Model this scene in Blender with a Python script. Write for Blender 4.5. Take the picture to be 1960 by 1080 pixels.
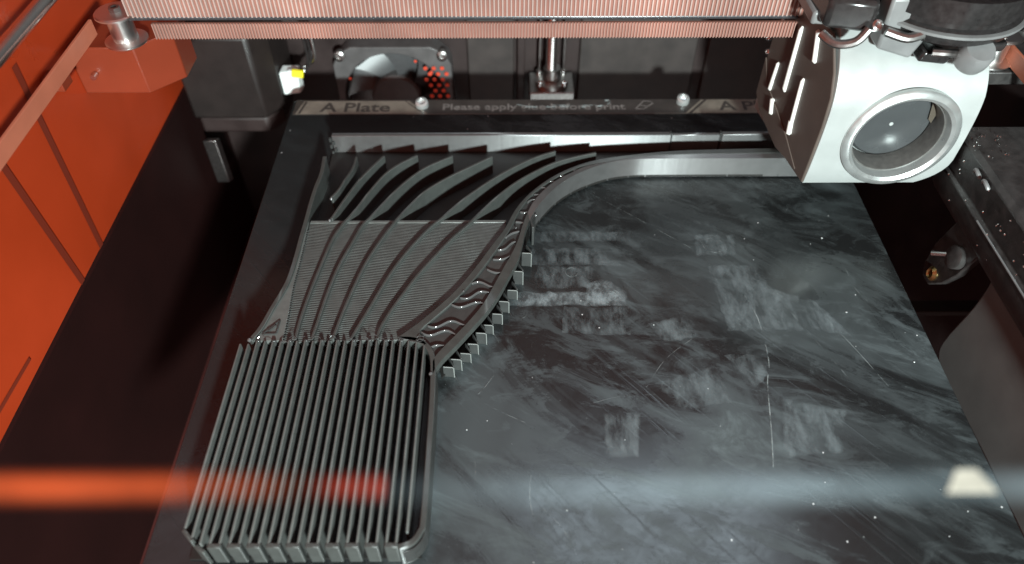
import bpy, math, random
from mathutils import Vector, Matrix
random.seed(7)
S = 0.001                                   # everything below is written in millimetres
scn = bpy.context.scene
for o in list(bpy.data.objects): bpy.data.objects.remove(o)

# ---------------------------------------------------------------- camera
PITCH = math.radians(47.384); YAW = math.radians(0.321)
fw = Vector((math.sin(YAW)*math.cos(PITCH), math.cos(YAW)*math.cos(PITCH), -math.sin(PITCH)))
rt = Vector((math.cos(YAW), -math.sin(YAW), 0)); up = rt.cross(fw)
cam = bpy.data.cameras.new('camera'); camo = bpy.data.objects.new('camera', cam)
scn.collection.objects.link(camo)
camo.matrix_world = Matrix.Translation((0, 0, 260*S)) @ Matrix((rt, up, -fw)).transposed().to_4x4()
cam.sensor_width = 36; cam.lens = 26.633; cam.clip_start = 0.005; cam.clip_end = 20
cam.dof.use_dof = True; cam.dof.focus_distance = 0.335; cam.dof.aperture_fstop = 7.5
scn.camera = camo

# ---------------------------------------------------------------- world and lamp
w = bpy.data.worlds.new('World'); scn.world = w; w.use_nodes = True
w.node_tree.nodes['Background'].inputs[0].default_value = (1.0, 0.27, 0.18, 1)
w.node_tree.nodes['Background'].inputs[1].default_value = 0.27
ld = bpy.data.lights.new('work_lamp', 'POINT'); ld.energy = 80; ld.color = (0.86, 1.0, 0.985); ld.shadow_soft_size = 0.03
lo = bpy.data.objects.new('work_lamp', ld); scn.collection.objects.link(lo); lo.location = (150*S, -570*S, 312*S)
al = bpy.data.lights.new('added_plate_light', 'AREA'); al.shape = 'RECTANGLE'; al.size = .42; al.size_y = .22; al.energy = 1.9; al.color = (.72, .9, 1.0)  # added area light, placed to give the plate a bluish reflection
ao = bpy.data.objects.new('added_plate_light', al); scn.collection.objects.link(ao); ao.location = (.22, .54, .92)
vs = scn.view_settings; vs.view_transform = 'Standard'; vs.look = 'None'; vs.exposure = 0; vs.gamma = 1; vs.use_curve_mapping = False

# ---------------------------------------------------------------- materials
def mat(name, col=(.1,.1,.1), rough=.5, metal=0, spec=.5, noise=0, nscale=400, bump=0, bscale=800, coat=0, rvar=0):
    m = bpy.data.materials.new(name); m.use_nodes = True
    nt = m.node_tree; b = nt.nodes['Principled BSDF']
    b.inputs['Base Color'].default_value = (*col, 1); b.inputs['Roughness'].default_value = rough
    b.inputs['Metallic'].default_value = metal; b.inputs['Specular IOR Level'].default_value = spec
    b.inputs['Coat Weight'].default_value = coat; b.inputs['Coat Roughness'].default_value = .15
    tc = nt.nodes.new('ShaderNodeTexCoord')
    if noise or rvar:
        n = nt.nodes.new('ShaderNodeTexNoise'); n.inputs['Scale'].default_value = nscale; n.inputs['Detail'].default_value = 6
        nt.links.new(tc.outputs['Object'], n.inputs['Vector'])
        if noise:
            r = nt.nodes.new('ShaderNodeMapRange'); r.inputs[1].default_value = .3; r.inputs[2].default_value = .7
            r.inputs[3].default_value = 1-noise; r.inputs[4].default_value = 1+noise
            nt.links.new(n.outputs[0], r.inputs[0])
            x = nt.nodes.new('ShaderNodeVectorMath'); x.operation = 'SCALE'; x.inputs[0].default_value = col
            nt.links.new(r.outputs[0], x.inputs['Scale']); nt.links.new(x.outputs[0], b.inputs['Base Color'])
        if rvar:
            r2 = nt.nodes.new('ShaderNodeMapRange'); r2.inputs[1].default_value = .3; r2.inputs[2].default_value = .7
            r2.inputs[3].default_value = rough-rvar; r2.inputs[4].default_value = rough+rvar
            nt.links.new(n.outputs[0], r2.inputs[0]); nt.links.new(r2.outputs[0], b.inputs['Roughness'])
    if bump:
        n2 = nt.nodes.new('ShaderNodeTexNoise'); n2.inputs['Scale'].default_value = bscale; n2.inputs['Detail'].default_value = 4
        nt.links.new(tc.outputs['Object'], n2.inputs['Vector'])
        bp = nt.nodes.new('ShaderNodeBump'); bp.inputs['Strength'].default_value = bump; bp.inputs['Distance'].default_value = .0004
        nt.links.new(n2.outputs[0], bp.inputs['Height']); nt.links.new(bp.outputs[0], b.inputs['Normal'])
    return m

def mat_print(name, col, rough, wave_axis='Z', period=.45, strength=.25, aniso=0, rot=0, streak=0, vary=0, ior=1.6):
    """printed filament: fine layer lines as relief"""
    m = mat(name, col, rough, noise=.12, nscale=250)
    nt = m.node_tree; b = nt.nodes['Principled BSDF']; tc = nt.nodes.new('ShaderNodeTexCoord')
    mp = nt.nodes.new('ShaderNodeMapping'); mp.inputs['Rotation'].default_value = (0, 0, math.radians(rot))
    nt.links.new(tc.outputs['Object'], mp.inputs[0])
    wv = nt.nodes.new('ShaderNodeTexWave'); wv.bands_direction = wave_axis
    wv.inputs['Scale'].default_value = .314/(period*S)*1.0; wv.inputs['Distortion'].default_value = .6
    wv.inputs['Detail'].default_value = 1; wv.inputs['Detail Scale'].default_value = .3
    nt.links.new(mp.outputs[0], wv.inputs[0])
    bp = nt.nodes.new('ShaderNodeBump'); bp.inputs['Strength'].default_value = strength; bp.inputs['Distance'].default_value = period*S*.4
    nt.links.new(wv.outputs['Fac'], bp.inputs['Height']); last = bp
    if vary:
        nv = nt.nodes.new('ShaderNodeTexNoise'); nv.inputs['Scale'].default_value = 70; nv.inputs['Detail'].default_value = 3
        nt.links.new(tc.outputs['Object'], nv.inputs[0]); rv = nt.nodes.new('ShaderNodeMapRange'); rv.inputs[1].default_value = .35; rv.inputs[2].default_value = .65
        rv.inputs[3].default_value = strength*.25; rv.inputs[4].default_value = strength*1.7; nt.links.new(nv.outputs[0], rv.inputs[0]); nt.links.new(rv.outputs[0], bp.inputs['Strength'])
    if streak:
        mp2 = nt.nodes.new('ShaderNodeMapping'); mp2.inputs['Scale'].default_value = (1, 1, .04)
        nt.links.new(tc.outputs['Object'], mp2.inputs[0])
        n = nt.nodes.new('ShaderNodeTexNoise'); n.inputs['Scale'].default_value = 330; n.inputs['Detail'].default_value = 3
        nt.links.new(mp2.outputs[0], n.inputs[0])
        b2 = nt.nodes.new('ShaderNodeBump'); b2.inputs['Strength'].default_value = streak; b2.inputs['Distance'].default_value = .0006
        nt.links.new(n.outputs[0], b2.inputs['Height']); nt.links.new(bp.outputs[0], b2.inputs['Normal']); last = b2
    nt.links.new(last.outputs[0], b.inputs['Normal'])
    if aniso:
        b.inputs['Anisotropic'].default_value = aniso; b.inputs['Anisotropic Rotation'].default_value = .25; b.inputs['IOR'].default_value = ior
        tg = nt.nodes.new('ShaderNodeTangent'); tg.axis = 'Z'; nt.links.new(tg.outputs[0], b.inputs['Tangent'])
    return m

def mat_film(name, col, alo, ahi, scale, rot=0, stretch=1, rough=.5, lo=.4, hi=.65):
    """dried glue: see-through patchy film"""
    m = bpy.data.materials.new(name); m.use_nodes = True; nt = m.node_tree; b = nt.nodes['Principled BSDF']
    b.inputs['Base Color'].default_value = (*col, 1); b.inputs['Roughness'].default_value = rough
    tc = nt.nodes.new('ShaderNodeTexCoord'); mp = nt.nodes.new('ShaderNodeMapping')
    mp.inputs['Rotation'].default_value = (0, 0, math.radians(rot)); mp.inputs['Scale'].default_value = (1, stretch, 1)
    nt.links.new(tc.outputs['Object'], mp.inputs[0])
    n = nt.nodes.new('ShaderNodeTexNoise'); n.inputs['Scale'].default_value = scale; n.inputs['Detail'].default_value = 9
    n.inputs['Roughness'].default_value = .65; n.inputs['Distortion'].default_value = .15
    nt.links.new(mp.outputs[0], n.inputs[0])
    r = nt.nodes.new('ShaderNodeMapRange'); r.inputs[1].default_value = lo; r.inputs[2].default_value = hi
    r.inputs[3].default_value = alo; r.inputs[4].default_value = ahi; nt.links.new(n.outputs[0], r.inputs[0])
    at = nt.nodes.new('ShaderNodeAttribute'); at.attribute_name = 'fade'
    x = nt.nodes.new('ShaderNodeMath'); x.operation = 'MULTIPLY'; x.use_clamp = True
    nt.links.new(r.outputs[0], x.inputs[0]); nt.links.new(at.outputs['Fac'], x.inputs[1]); nt.links.new(x.outputs[0], b.inputs['Alpha'])
    return m

def mat_plate():
    m = bpy.data.materials.new('plate_coating'); m.use_nodes = True; nt = m.node_tree; b = nt.nodes['Principled BSDF']; N = nt.nodes.new; L = nt.links.new
    tc = N('ShaderNodeTexCoord')
    def noise(rot, sx, sy, sc, det=8, dist=.6, rgh=.62):
        mr = N('ShaderNodeVectorRotate'); mr.rotation_type = 'Z_AXIS'; mr.inputs['Angle'].default_value = math.radians(rot)
        mp = N('ShaderNodeMapping'); mp.inputs['Scale'].default_value = (sx, sy, 1)
        n = N('ShaderNodeTexNoise'); n.inputs['Scale'].default_value = sc; n.inputs['Detail'].default_value = det
        n.inputs['Distortion'].default_value = dist; n.inputs['Roughness'].default_value = rgh
        L(tc.outputs['Object'], mr.inputs['Vector']); L(mr.outputs[0], mp.inputs[0]); L(mp.outputs[0], n.inputs[0]); return n
    def rng(src, a, c, lo, hi):
        r = N('ShaderNodeMapRange'); r.inputs[1].default_value = a; r.inputs[2].default_value = c; r.inputs[3].default_value = lo; r.inputs[4].default_value = hi
        L(src, r.inputs[0]); return r.outputs[0]
    def math_(op, a, c):
        x = N('ShaderNodeMath'); x.operation = op
        for i, q in enumerate((a, c)):
            if isinstance(q, (int, float)): x.inputs[i].default_value = q
            else: L(q, x.inputs[i])
        return x.outputs[0]
    big = rng(noise(128, 1, .34, 26, dist=.9, rgh=.62).outputs[0], .46, .58, 0, 1)      # wiped smears
    mid = rng(noise(112, 1, .4, 75, dist=1.0, rgh=.72).outputs[0], .5, .62, 0, 1)
    fine = rng(noise(140, 1, .03, 330, det=4, dist=.1).outputs[0], .58, .74, 0, 1)   # hairline wipes
    area = rng(noise(0, 1, 1, 9, det=3).outputs[0], .35, .65, .25, 1)
    s = math_('ADD', math_('MULTIPLY', big, .5), math_('MULTIPLY', mid, .45))
    s = math_('MULTIPLY', math_('ADD', s, math_('MULTIPLY', fine, .15)), area)
    sx = N('ShaderNodeSeparateXYZ'); L(tc.outputs['Object'], sx.inputs[0])
    nb_ = noise(20, 1, 1, 14, det=4)
    def soft(ax, a, c, amt):
        q = math_('ADD', sx.outputs[ax], math_('MULTIPLY', math_('SUBTRACT', nb_.outputs[0], .5), amt)); r = N('ShaderNodeMapRange'); r.interpolation_type = 'SMOOTHSTEP'
        r.inputs[1].default_value = a; r.inputs[2].default_value = c; L(q, r.inputs[0]); return r.outputs[0]
    glue = math_('MULTIPLY', soft('X', -.105, -.045, .05), math_('SUBTRACT', 1, math_('MULTIPLY', soft('Y', .03, .10, .08), .6)))
    s = math_('MULTIPLY', s, math_('ADD', math_('MULTIPLY', glue, .92), .08))
    vo = N('ShaderNodeTexVoronoi'); vo.inputs['Scale'].default_value = 150; L(tc.outputs['Object'], vo.inputs[0])
    wn = N('ShaderNodeTexWhiteNoise'); L(vo.outputs['Color'], wn.inputs['Vector'])
    speck = math_('MULTIPLY', math_('LESS_THAN', vo.outputs['Distance'], .05), math_('GREATER_THAN', wn.outputs['Value'], .86))
    cr = N('ShaderNodeMix'); cr.data_type = 'RGBA'; cr.inputs[6].default_value = (.014, .015, .0155, 1); cr.inputs[7].default_value = (.112, .135, .14, 1)
    L(s, cr.inputs[0])
    c2 = N('ShaderNodeMix'); c2.data_type = 'RGBA'; c2.inputs[7].default_value = (.7, .7, .7, 1); L(cr.outputs[2], c2.inputs[6]); L(speck, c2.inputs[0])
    L(c2.outputs[2], b.inputs['Base Color']); L(rng(math_('ADD', s, math_('MULTIPLY', noise(60, 1, .5, 120, det=8, rgh=.75).outputs[0], .7)), .2, .9, .12, .46), b.inputs['Roughness'])
    bp = N('ShaderNodeBump'); bp.inputs['Strength'].default_value = .25; bp.inputs['Distance'].default_value = .0002
    L(math_('ADD', s, fine), bp.inputs['Height']); L(bp.outputs[0], b.inputs['Normal'])
    return m

def mat_band(name, col, fac, xa, xb, sgn, hw=4.6):
    """rounded acrylic edge: painted reflection fades to clear across its width and at one end"""
    m = bpy.data.materials.new(name); m.use_nodes = True; nt = m.node_tree; b = nt.nodes['Principled BSDF']; N = nt.nodes.new; L = nt.links.new
    b.inputs['Base Color'].default_value = (*col, 1); b.inputs['Roughness'].default_value = .5
    tc = N('ShaderNodeTexCoord'); sx = N('ShaderNodeSeparateXYZ'); L(tc.outputs['Object'], sx.inputs[0])
    a = N('ShaderNodeMapRange'); a.interpolation_type = 'SMOOTHSTEP'; a.inputs[1].default_value = 0; a.inputs[2].default_value = hw*S; a.inputs[3].default_value = 1; a.inputs[4].default_value = 0
    ab = N('ShaderNodeMath'); ab.operation = 'ABSOLUTE'; L(sx.outputs['Y'], ab.inputs[0]); L(ab.outputs[0], a.inputs[0])
    c = N('ShaderNodeMapRange'); c.interpolation_type = 'SMOOTHSTEP'; c.inputs[1].default_value = xa*S; c.inputs[2].default_value = xb*S
    c.inputs[3].default_value = 1 if sgn > 0 else 0; c.inputs[4].default_value = 0 if sgn > 0 else 1; L(sx.outputs['X'], c.inputs[0])
    n = N('ShaderNodeTexNoise'); n.inputs['Scale'].default_value = 32; n.inputs['Detail'].default_value = 3; L(tc.outputs['Object'], n.inputs[0])
    r = N('ShaderNodeMapRange'); r.inputs[1].default_value = .3; r.inputs[2].default_value = .7; r.inputs[3].default_value = fac*.35; r.inputs[4].default_value = fac*1.5; L(n.outputs[0], r.inputs[0])
    x = N('ShaderNodeMath'); x.operation = 'MULTIPLY'; L(a.outputs[0], x.inputs[0]); L(c.outputs[0], x.inputs[1])
    y = N('ShaderNodeMath'); y.operation = 'MULTIPLY'; L(x.outputs[0], y.inputs[0]); L(r.outputs[0], y.inputs[1]); L(y.outputs[0], b.inputs['Alpha'])
    return m

M = dict(
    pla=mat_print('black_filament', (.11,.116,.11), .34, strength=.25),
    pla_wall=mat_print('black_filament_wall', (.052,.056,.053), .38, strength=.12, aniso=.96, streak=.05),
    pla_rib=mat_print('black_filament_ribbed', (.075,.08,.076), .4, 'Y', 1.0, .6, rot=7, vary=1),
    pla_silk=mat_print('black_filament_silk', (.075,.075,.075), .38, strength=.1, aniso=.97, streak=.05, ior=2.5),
    pla_shade=mat_print('black_filament_shaded', (.015,.014,.013), .5, strength=.2),  # darker copy of the filament, carries the shade between fins and vanes
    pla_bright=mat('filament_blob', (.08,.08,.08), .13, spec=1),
    edge_highlight=mat('painted_edge_highlight', (.24,.25,.24), .15, spec=1),  # specular edge highlight put into a pale colour
    pla_sup=mat_print('black_filament_support', (.04,.041,.04), .4, strength=.1),
    pla_shiny=mat_print('black_filament_glossy', (.045,.046,.045), .18, strength=.2),
    plate=mat_plate(),
    plate_edge=mat('plate_edge_steel', (.10,.10,.10), .4, .6, noise=.4, nscale=300),
    heater=mat('heater_black', (.012,.012,.012), .6, noise=.3),
    label_dark=mat('label_dark_print', (.045,.036,.032), .45, noise=.25, nscale=120),
    label_tan=mat('label_tan_print', (.19,.16,.13), .45, noise=.2, nscale=150),
    label_line=mat('label_line', (.16,.13,.11), .5),
    ink_dark=mat('dark_ink', (.045,.035,.03), .6, noise=.4, nscale=700),
    ink_light=mat('light_ink', (.17,.15,.14), .6, noise=.4, nscale=700),
    film=mat_film('glue_film', (.28,.325,.34), .0, .40, 190, rot=35, stretch=.4, lo=.40, hi=.68),
    film_b=mat_film('glue_film_thick', (.42,.48,.5), .10, .5, 300, rot=-30, stretch=.6),
    scratch=mat_film('scratch', (.42,.46,.46), -.12, .4, 160),
    speck=mat('plastic_crumb', (.4,.41,.41), .3),
    screw=mat('bright_screw', (.6,.61,.6), .25, .6),
    wall=mat('chamber_black', (.022,.012,.011), .55, noise=.3, nscale=60, rvar=.1),  # red of the glass glare mixed into the black
    floor_glare=mat('chamber_floor_red_glare', (.06,.012,.010), .5, noise=.3, nscale=12),  # reddish glare over the dark void put into the floor colour
    wall2=mat('panel_grey_black', (.034,.027,.025), .5, noise=.3, nscale=80),
    orange=mat('wall_orange_reflection', (.42,.044,.011), .34, noise=.14, nscale=14, rvar=.08),  # orange glass reflection put into the wall colour
    wall_dark_reflection=mat('wall_dark_reflection', (.17,.022,.009), .5),  # dark reflections painted as strips on the wall
    maroon=mat('skirt_red_glare', (.016,.004,.0035), .6, spec=.2, noise=.2, nscale=20),  # red fringe of the glare put into the lower wall colour
    bracket_reflection=mat('bracket_orange_reflection', (.20,.032,.014), .3, noise=.08, nscale=40),  # bracket colour carries the orange reflection lying over that corner
    belt=mat('pink_belt', (.24,.095,.07), .55, noise=.3, nscale=25),
    tooth=mat('belt_tooth', (.36,.255,.225), .45, noise=.3, nscale=25),
    tooth_p=mat('belt_tooth_pink', (.30,.17,.14), .45, noise=.3, nscale=25),
    belt_o=mat('belt_orange_reflection', (.46,.14,.08), .5, noise=.08, nscale=60),  # belt colour carries the orange reflection
    chrome=mat('chrome', (.75,.75,.74), .2, 1, noise=.05),
    pulley=mat('pulley_chrome', (.8,.78,.76), .3, 1),
    steel=mat('brushed_steel', (.45,.44,.43), .3, 1, noise=.2, nscale=500),
    rod_dark=mat('carbon_rod', (.06,.06,.065), .22, .3, noise=.2),
    silver=mat('silver_paint', (.45,.47,.46), .34, .3, bump=.03, bscale=2500, rvar=.05, nscale=100, noise=.04),
    ring=mat('brushed_ring', (.62,.64,.63), .32, .75, rvar=.06, nscale=200, noise=.06),
    side_warm_shade=mat('side_panel_warm_shade', (.105,.082,.070), .45, noise=.12, nscale=70, bump=.05),  # brown of the warm ambient light put into the side colour
    rib_white=mat('pale_rib', (.78,.76,.72), .3),
    lens=mat('grey_lens', (.055,.058,.06), .25, noise=.06, nscale=120, rvar=.06),
    recess=mat('recess_dark', (.10,.095,.09), .35, noise=.2),
    tan=mat('tan_reflector', (.08,.065,.05), .4),
    black_gloss=mat('black_gloss_plastic', (.022,.02,.02), .18, noise=.3),
    grey_plastic=mat('grey_plastic', (.17,.17,.17), .35, noise=.2, nscale=90),
    fan_frame=mat('fan_frame', (.085,.08,.08), .4, noise=.2, nscale=120),
    fan_blade=mat('fan_blade', (.06,.06,.062), .35, noise=.1),
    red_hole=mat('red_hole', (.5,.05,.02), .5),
    white_plug=mat('white_plug', (.88,.93,.91), .3),
    yellow=mat('yellow_wire', (.9,.78,.03), .4),
    motor=mat('motor_black', (.017,.012,.011), .45, noise=.2, nscale=90),
    brass=mat('brass', (.55,.38,.16), .3, 1),
    cover=mat('grey_cover', (.10,.098,.094), .5, noise=.12, nscale=60, bump=.06, bscale=1500),
    rail=mat('side_rail_black', (.034,.031,.03), .42, noise=.4, nscale=220, bump=.3, bscale=900),
    sticker=mat('cream_sticker', (.26,.24,.20), .5, noise=.15),
)
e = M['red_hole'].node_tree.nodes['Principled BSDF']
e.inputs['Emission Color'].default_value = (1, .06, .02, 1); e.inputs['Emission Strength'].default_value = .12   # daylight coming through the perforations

# ---------------------------------------------------------------- mesh helpers (mm)
class G:
    def __init__(s): s.v = []; s.f = []
    def add(s, v, f):
        n = len(s.v); s.v += [tuple(p) for p in v]; s.f += [tuple(i+n for i in q) for q in f]; return s
    def box(s, a, b):
        x0,y0,z0 = a; x1,y1,z1 = b
        return s.add([(x0,y0,z0),(x1,y0,z0),(x1,y1,z0),(x0,y1,z0),(x0,y0,z1),(x1,y0,z1),(x1,y1,z1),(x0,y1,z1)],
                     [(0,3,2,1),(4,5,6,7),(0,1,5,4),(1,2,6,5),(2,3,7,6),(3,0,4,7)])
    def prism(s, poly, z0, z1):
        a = sum(poly[i-1][0]*poly[i][1]-poly[i][0]*poly[i-1][1] for i in range(len(poly)))
        if a < 0: poly = poly[::-1]
        n = len(poly); v = [(x,y,z0) for x,y in poly]+[(x,y,z1) for x,y in poly]
        return s.add(v, [tuple(range(n))[::-1], tuple(range(n,2*n))]+[(i,(i+1)%n,n+(i+1)%n,n+i) for i in range(n)])
    def extrude(s, poly, fn, d0, d1):
        """poly of (u,v) pairs; fn(u,v,d) gives xyz"""
        n = len(poly); v = [fn(u,q,d0) for u,q in poly]+[fn(u,q,d1) for u,q in poly]
        return s.add(v, [tuple(range(n))[::-1], tuple(range(n,2*n))]+[(i,(i+1)%n,n+(i+1)%n,n+i) for i in range(n)])
    def strip(s, A, B, z0, z1):
        """solid between two polylines of the same count"""
        n = len(A); v = []
        for a, b in zip(A, B): v += [(a[0],a[1],z0),(b[0],b[1],z0),(b[0],b[1],z1),(a[0],a[1],z1)]
        f = []
        for i in range(n-1):
            for k in range(4): f.append((4*i+k, 4*i+(k+1)%4, 4*i+4+(k+1)%4, 4*i+4+k))
        f += [(3,2,1,0), tuple(4*(n-1)+k for k in range(4))]
        return s.add(v, f)
    def ribbon(s, path, t, z0, z1):
        A = []; B = []; n = len(path)
        for i, p in enumerate(path):
            a = path[max(0,i-1)]; b = path[min(n-1,i+1)]
            dx, dy = b[0]-a[0], b[1]-a[1]; l = math.hypot(dx,dy) or 1
            A.append((p[0]-dy/l*t/2, p[1]+dx/l*t/2)); B.append((p[0]+dy/l*t/2, p[1]-dx/l*t/2))
        return s.strip(A, B, z0, z1)
    def tube(s, path, r, seg=12, caps=True):
        path = [Vector(p) for p in path]; n = len(path); v = []; rr = r if isinstance(r, (list, tuple)) else [r]*n
        d0 = (path[1]-path[0]).normalized(); u = d0.orthogonal().normalized()
        for i, p in enumerate(path):
            d = (path[min(n-1,i+1)]-path[max(0,i-1)]).normalized()
            u = (u-d*u.dot(d)).normalized(); w_ = d.cross(u)
            for k in range(seg):
                a = 2*math.pi*k/seg; v.append(p+(u*math.cos(a)+w_*math.sin(a))*rr[i])
        f = [(i*seg+k, i*seg+(k+1)%seg, (i+1)*seg+(k+1)%seg, (i+1)*seg+k) for i in range(n-1) for k in range(seg)]
        if caps: f += [tuple(range(seg))[::-1], tuple((n-1)*seg+k for k in range(seg))]
        return s.add(v, f)
    def lathe(s, prof, c, ax=(0,0,1), seg=48):
        """prof: (radius, height) pairs turned round axis ax through c; closed at both ends"""
        ax = Vector(ax).normalized(); u = ax.orthogonal().normalized(); w_ = ax.cross(u); c = Vector(c); v = []
        for r, h in prof:
            for k in range(seg):
                a = 2*math.pi*k/seg; v.append(c+ax*h+(u*math.cos(a)+w_*math.sin(a))*r)
        n = len(prof)
        f = [(i*seg+k, i*seg+(k+1)%seg, (i+1)*seg+(k+1)%seg, (i+1)*seg+k) for i in range(n-1) for k in range(seg)]
        f += [tuple(range(seg))[::-1], tuple((n-1)*seg+k for k in range(seg))]
        return s.add(v, f)

def catmull(p, sub=5):
    out = []; n = len(p)
    for i in range(n-1):
        a = p[max(0,i-1)]; b = p[i]; c = p[i+1]; d = p[min(n-1,i+2)]
        for k in range(sub):
            t = k/sub
            out.append(tuple(.5*(2*b[j]+(c[j]-a[j])*t+(2*a[j]-5*b[j]+4*c[j]-d[j])*t*t+(3*b[j]-a[j]-3*c[j]+d[j])*t**3) for j in range(len(b))))
    out.append(tuple(p[-1])); return out
def resample(p, n):
    d = [0]
    for a, b in zip(p, p[1:]): d.append(d[-1]+math.dist(a, b))
    out = []; j = 0
    for i in range(n):
        t = d[-1]*i/(n-1)
        while j < len(p)-2 and d[j+1] < t: j += 1
        q = (t-d[j])/((d[j+1]-d[j]) or 1); out.append(tuple(a+(b-a)*q for a, b in zip(p[j], p[j+1])))
    return out

def empty(name, loc, label=None, cat=None, group=None):
    o = bpy.data.objects.new(name, None); scn.collection.objects.link(o); o.location = Vector(loc)*S; o.empty_display_size = .01
    if label: o['label'] = label; o['category'] = cat
    if group: o['group'] = group
    return o
def obj(name, g, m, parent=None, bevel=0, smooth=35, label=None, cat=None, group=None, kind=None, seg=2):
    me = bpy.data.meshes.new(name)
    base = Vector((0,0,0)) if parent is None else parent.matrix_basis.translation/S
    par = parent
    while par is not None and par.parent is not None: par = par.parent; base = base+par.matrix_basis.translation/S
    if parent is None:
        xs = [p[0] for p in g.v]; ys = [p[1] for p in g.v]; zs = [p[2] for p in g.v]
        base = Vector(((min(xs)+max(xs))/2, (min(ys)+max(ys))/2, min(zs)))
    me.from_pydata([(Vector(p)-base)*S for p in g.v], [], g.f); me.validate()
    import bmesh
    bm = bmesh.new(); bm.from_mesh(me); bmesh.ops.recalc_face_normals(bm, faces=bm.faces); bm.to_mesh(me); bm.free()
    if smooth: me.shade_smooth(); me.set_sharp_from_angle(angle=math.radians(smooth))
    me.materials.append(M[m] if isinstance(m, str) else m)
    o = bpy.data.objects.new(name, me); scn.collection.objects.link(o)
    if parent is None: o.location = base*S
    else: o.parent = parent
    if bevel:
        b = o.modifiers.new('edge', 'BEVEL'); b.width = bevel*S; b.segments = seg; b.limit_method = 'ANGLE'; b.angle_limit = math.radians(40)
    if label: o['label'] = label
    if cat: o['category'] = cat
    if group: o['group'] = group
    if kind: o['kind'] = kind
    return o
def text(name, body, size, loc, m, parent, width=None, shear=0):
    cu = bpy.data.curves.new(name, 'FONT'); cu.body = body; cu.size = size; cu.extrude = .03; cu.resolution_u = 3; cu.offset = .02*size
    t = bpy.data.objects.new(name, cu); scn.collection.objects.link(t); bpy.context.view_layer.update()
    me = bpy.data.meshes.new_from_object(t.evaluated_get(bpy.context.evaluated_depsgraph_get()))
    bpy.data.objects.remove(t)
    xs = [v.co.x for v in me.vertices]; k = width/(max(xs)-min(xs)) if width else 1; x0 = min(xs)
    base = Vector((0,0,0)); q = parent
    while q is not None: base = base+q.matrix_basis.translation/S; q = q.parent
    for v in me.vertices: v.co = (Vector(((v.co.x-x0)*k+loc[0], v.co.y+loc[1], v.co.z+loc[2]))-base)*S
    me.materials.clear(); me.materials.append(M[m])
    o = bpy.data.objects.new(name, me); scn.collection.objects.link(o); o.parent = parent
    return o
def screw_head(name, c, ax, r, parent, m='steel'):
    g = G().lathe([(r*.95,-.6*r),(r,.0),(r*.9,.45*r),(r*.55,.62*r),(r*.5,.3*r),(.05,.25*r)], c, ax, 20)
    return obj(name, g, m, parent)

def ones(o):
    at = o.data.attributes.new('fade', 'FLOAT', 'POINT'); at.data.foreach_set('value', [1.0]*len(o.data.vertices)); return o

# ================================================================ SETTING
obj('chamber_floor', G().box((-260,-40,-160),(280,470,-150)), 'floor_glare', kind='structure')
bw = obj('back_wall', G().box((-260,452,-150),(280,460,260)), 'wall', kind='structure')
for a, b, c, d in ((-27,-60,4,30),(47,-60,124,30),(131,-60,230,30)):
    obj('panel', G().box((a,448.5,b),(c,453,d)), 'wall2', bw, bevel=1)
obj('ridge', G().box((6,446,-60),(11,453,30)), 'wall', bw, bevel=.6)
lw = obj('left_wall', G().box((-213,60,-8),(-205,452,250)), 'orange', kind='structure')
obj('dark_reflection', G().add([(-204.6,277.5,90),(-204.6,281.5,90),(-204.6,274,-8),(-204.6,270,-8)], [(0,1,2,3)]), 'wall_dark_reflection', lw)
obj('dark_reflection', G().add([(-204.6,240.5,80),(-204.6,244.5,80),(-204.6,249.5,-8),(-204.6,245.5,-8)], [(0,1,2,3)]), 'wall_dark_reflection', lw)
obj('dark_reflection', G().add([(-204.6,60,6),(-204.6,196,-1),(-204.6,196,1),(-204.6,60,8)], [(0,1,2,3)]), 'wall_dark_reflection', lw)
obj('left_wall_skirt', G().box((-212,60,-150),(-203,452,-8.2)), 'maroon', kind='structure')
obj('right_wall', G().box((262,-30,-150),(270,452,260)), 'wall', kind='structure')

# ================================================================ BUILD PLATE
PX0, PX1, PY0, PY1 = -128, 183, 70, 388
plate = empty('build_plate', (28,230,-9), 'black glue-smeared build plate under the printed part, with a text band along its back edge', 'build plate')
obj('plate_sheet', G().prism([(PX0+3,PY0),(PX1-3,PY0),(PX1,PY0+3),(PX1,PY1-2),(PX1-2,PY1),(PX0+2,PY1),(PX0,PY1-2),(PX0,PY0+3)], -1.6, 0), 'plate', plate, bevel=.35)
obj('heater', G().box((PX0+4,PY0+3,-9),(PX1-4,PY1-3,-1.65)), 'heater', plate, bevel=.5)
lb = obj('label_band', G().box((PX0+1.5,372.6,.02),(PX1-1.5,387.4,.14)), 'label_dark', plate)
obj('label_tab', G().prism([(-125,373.2),(-121.7,386.4),(-62,386.4),(-50,373.2)], .16, .2), 'label_tan', lb)
obj('label_tab', G().prism([(107.5,373.2),(119,386.9),(181,386.9),(181,373.2)], .16, .2), 'label_tan', lb)
obj('label_stripe', G().prism([(-123.5,373.6),(-121,385.8),(-119.6,385.8),(-122,373.6)], .22, .26), 'ink_dark', lb)
obj('label_stripe', G().prism([(-49,373.2),(-61,386.4),(-59.4,386.4),(-47.2,373.2)], .16, .2), 'label_tan', lb)
obj('label_stripe', G().prism([(105.6,373.2),(117,386.9),(115.4,386.9),(103.8,373.2)], .16, .2), 'label_tan', lb)
obj('label_line', G().box((-60,372.6,.16),(105,373.1,.2)), 'label_line', lb)
text('lettering', 'A Plate', 12.6, (-111.3,375.6,.24), 'ink_dark', lb, 41.5)
text('lettering', 'A Plate', 12.6, (124.4,376.2,.24), 'ink_dark', lb, 41.5)
text('lettering', 'Please apply glue before print', 8.6, (-38.8,377.2,.18), 'ink_light', lb, 108)
gi = G()
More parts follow.
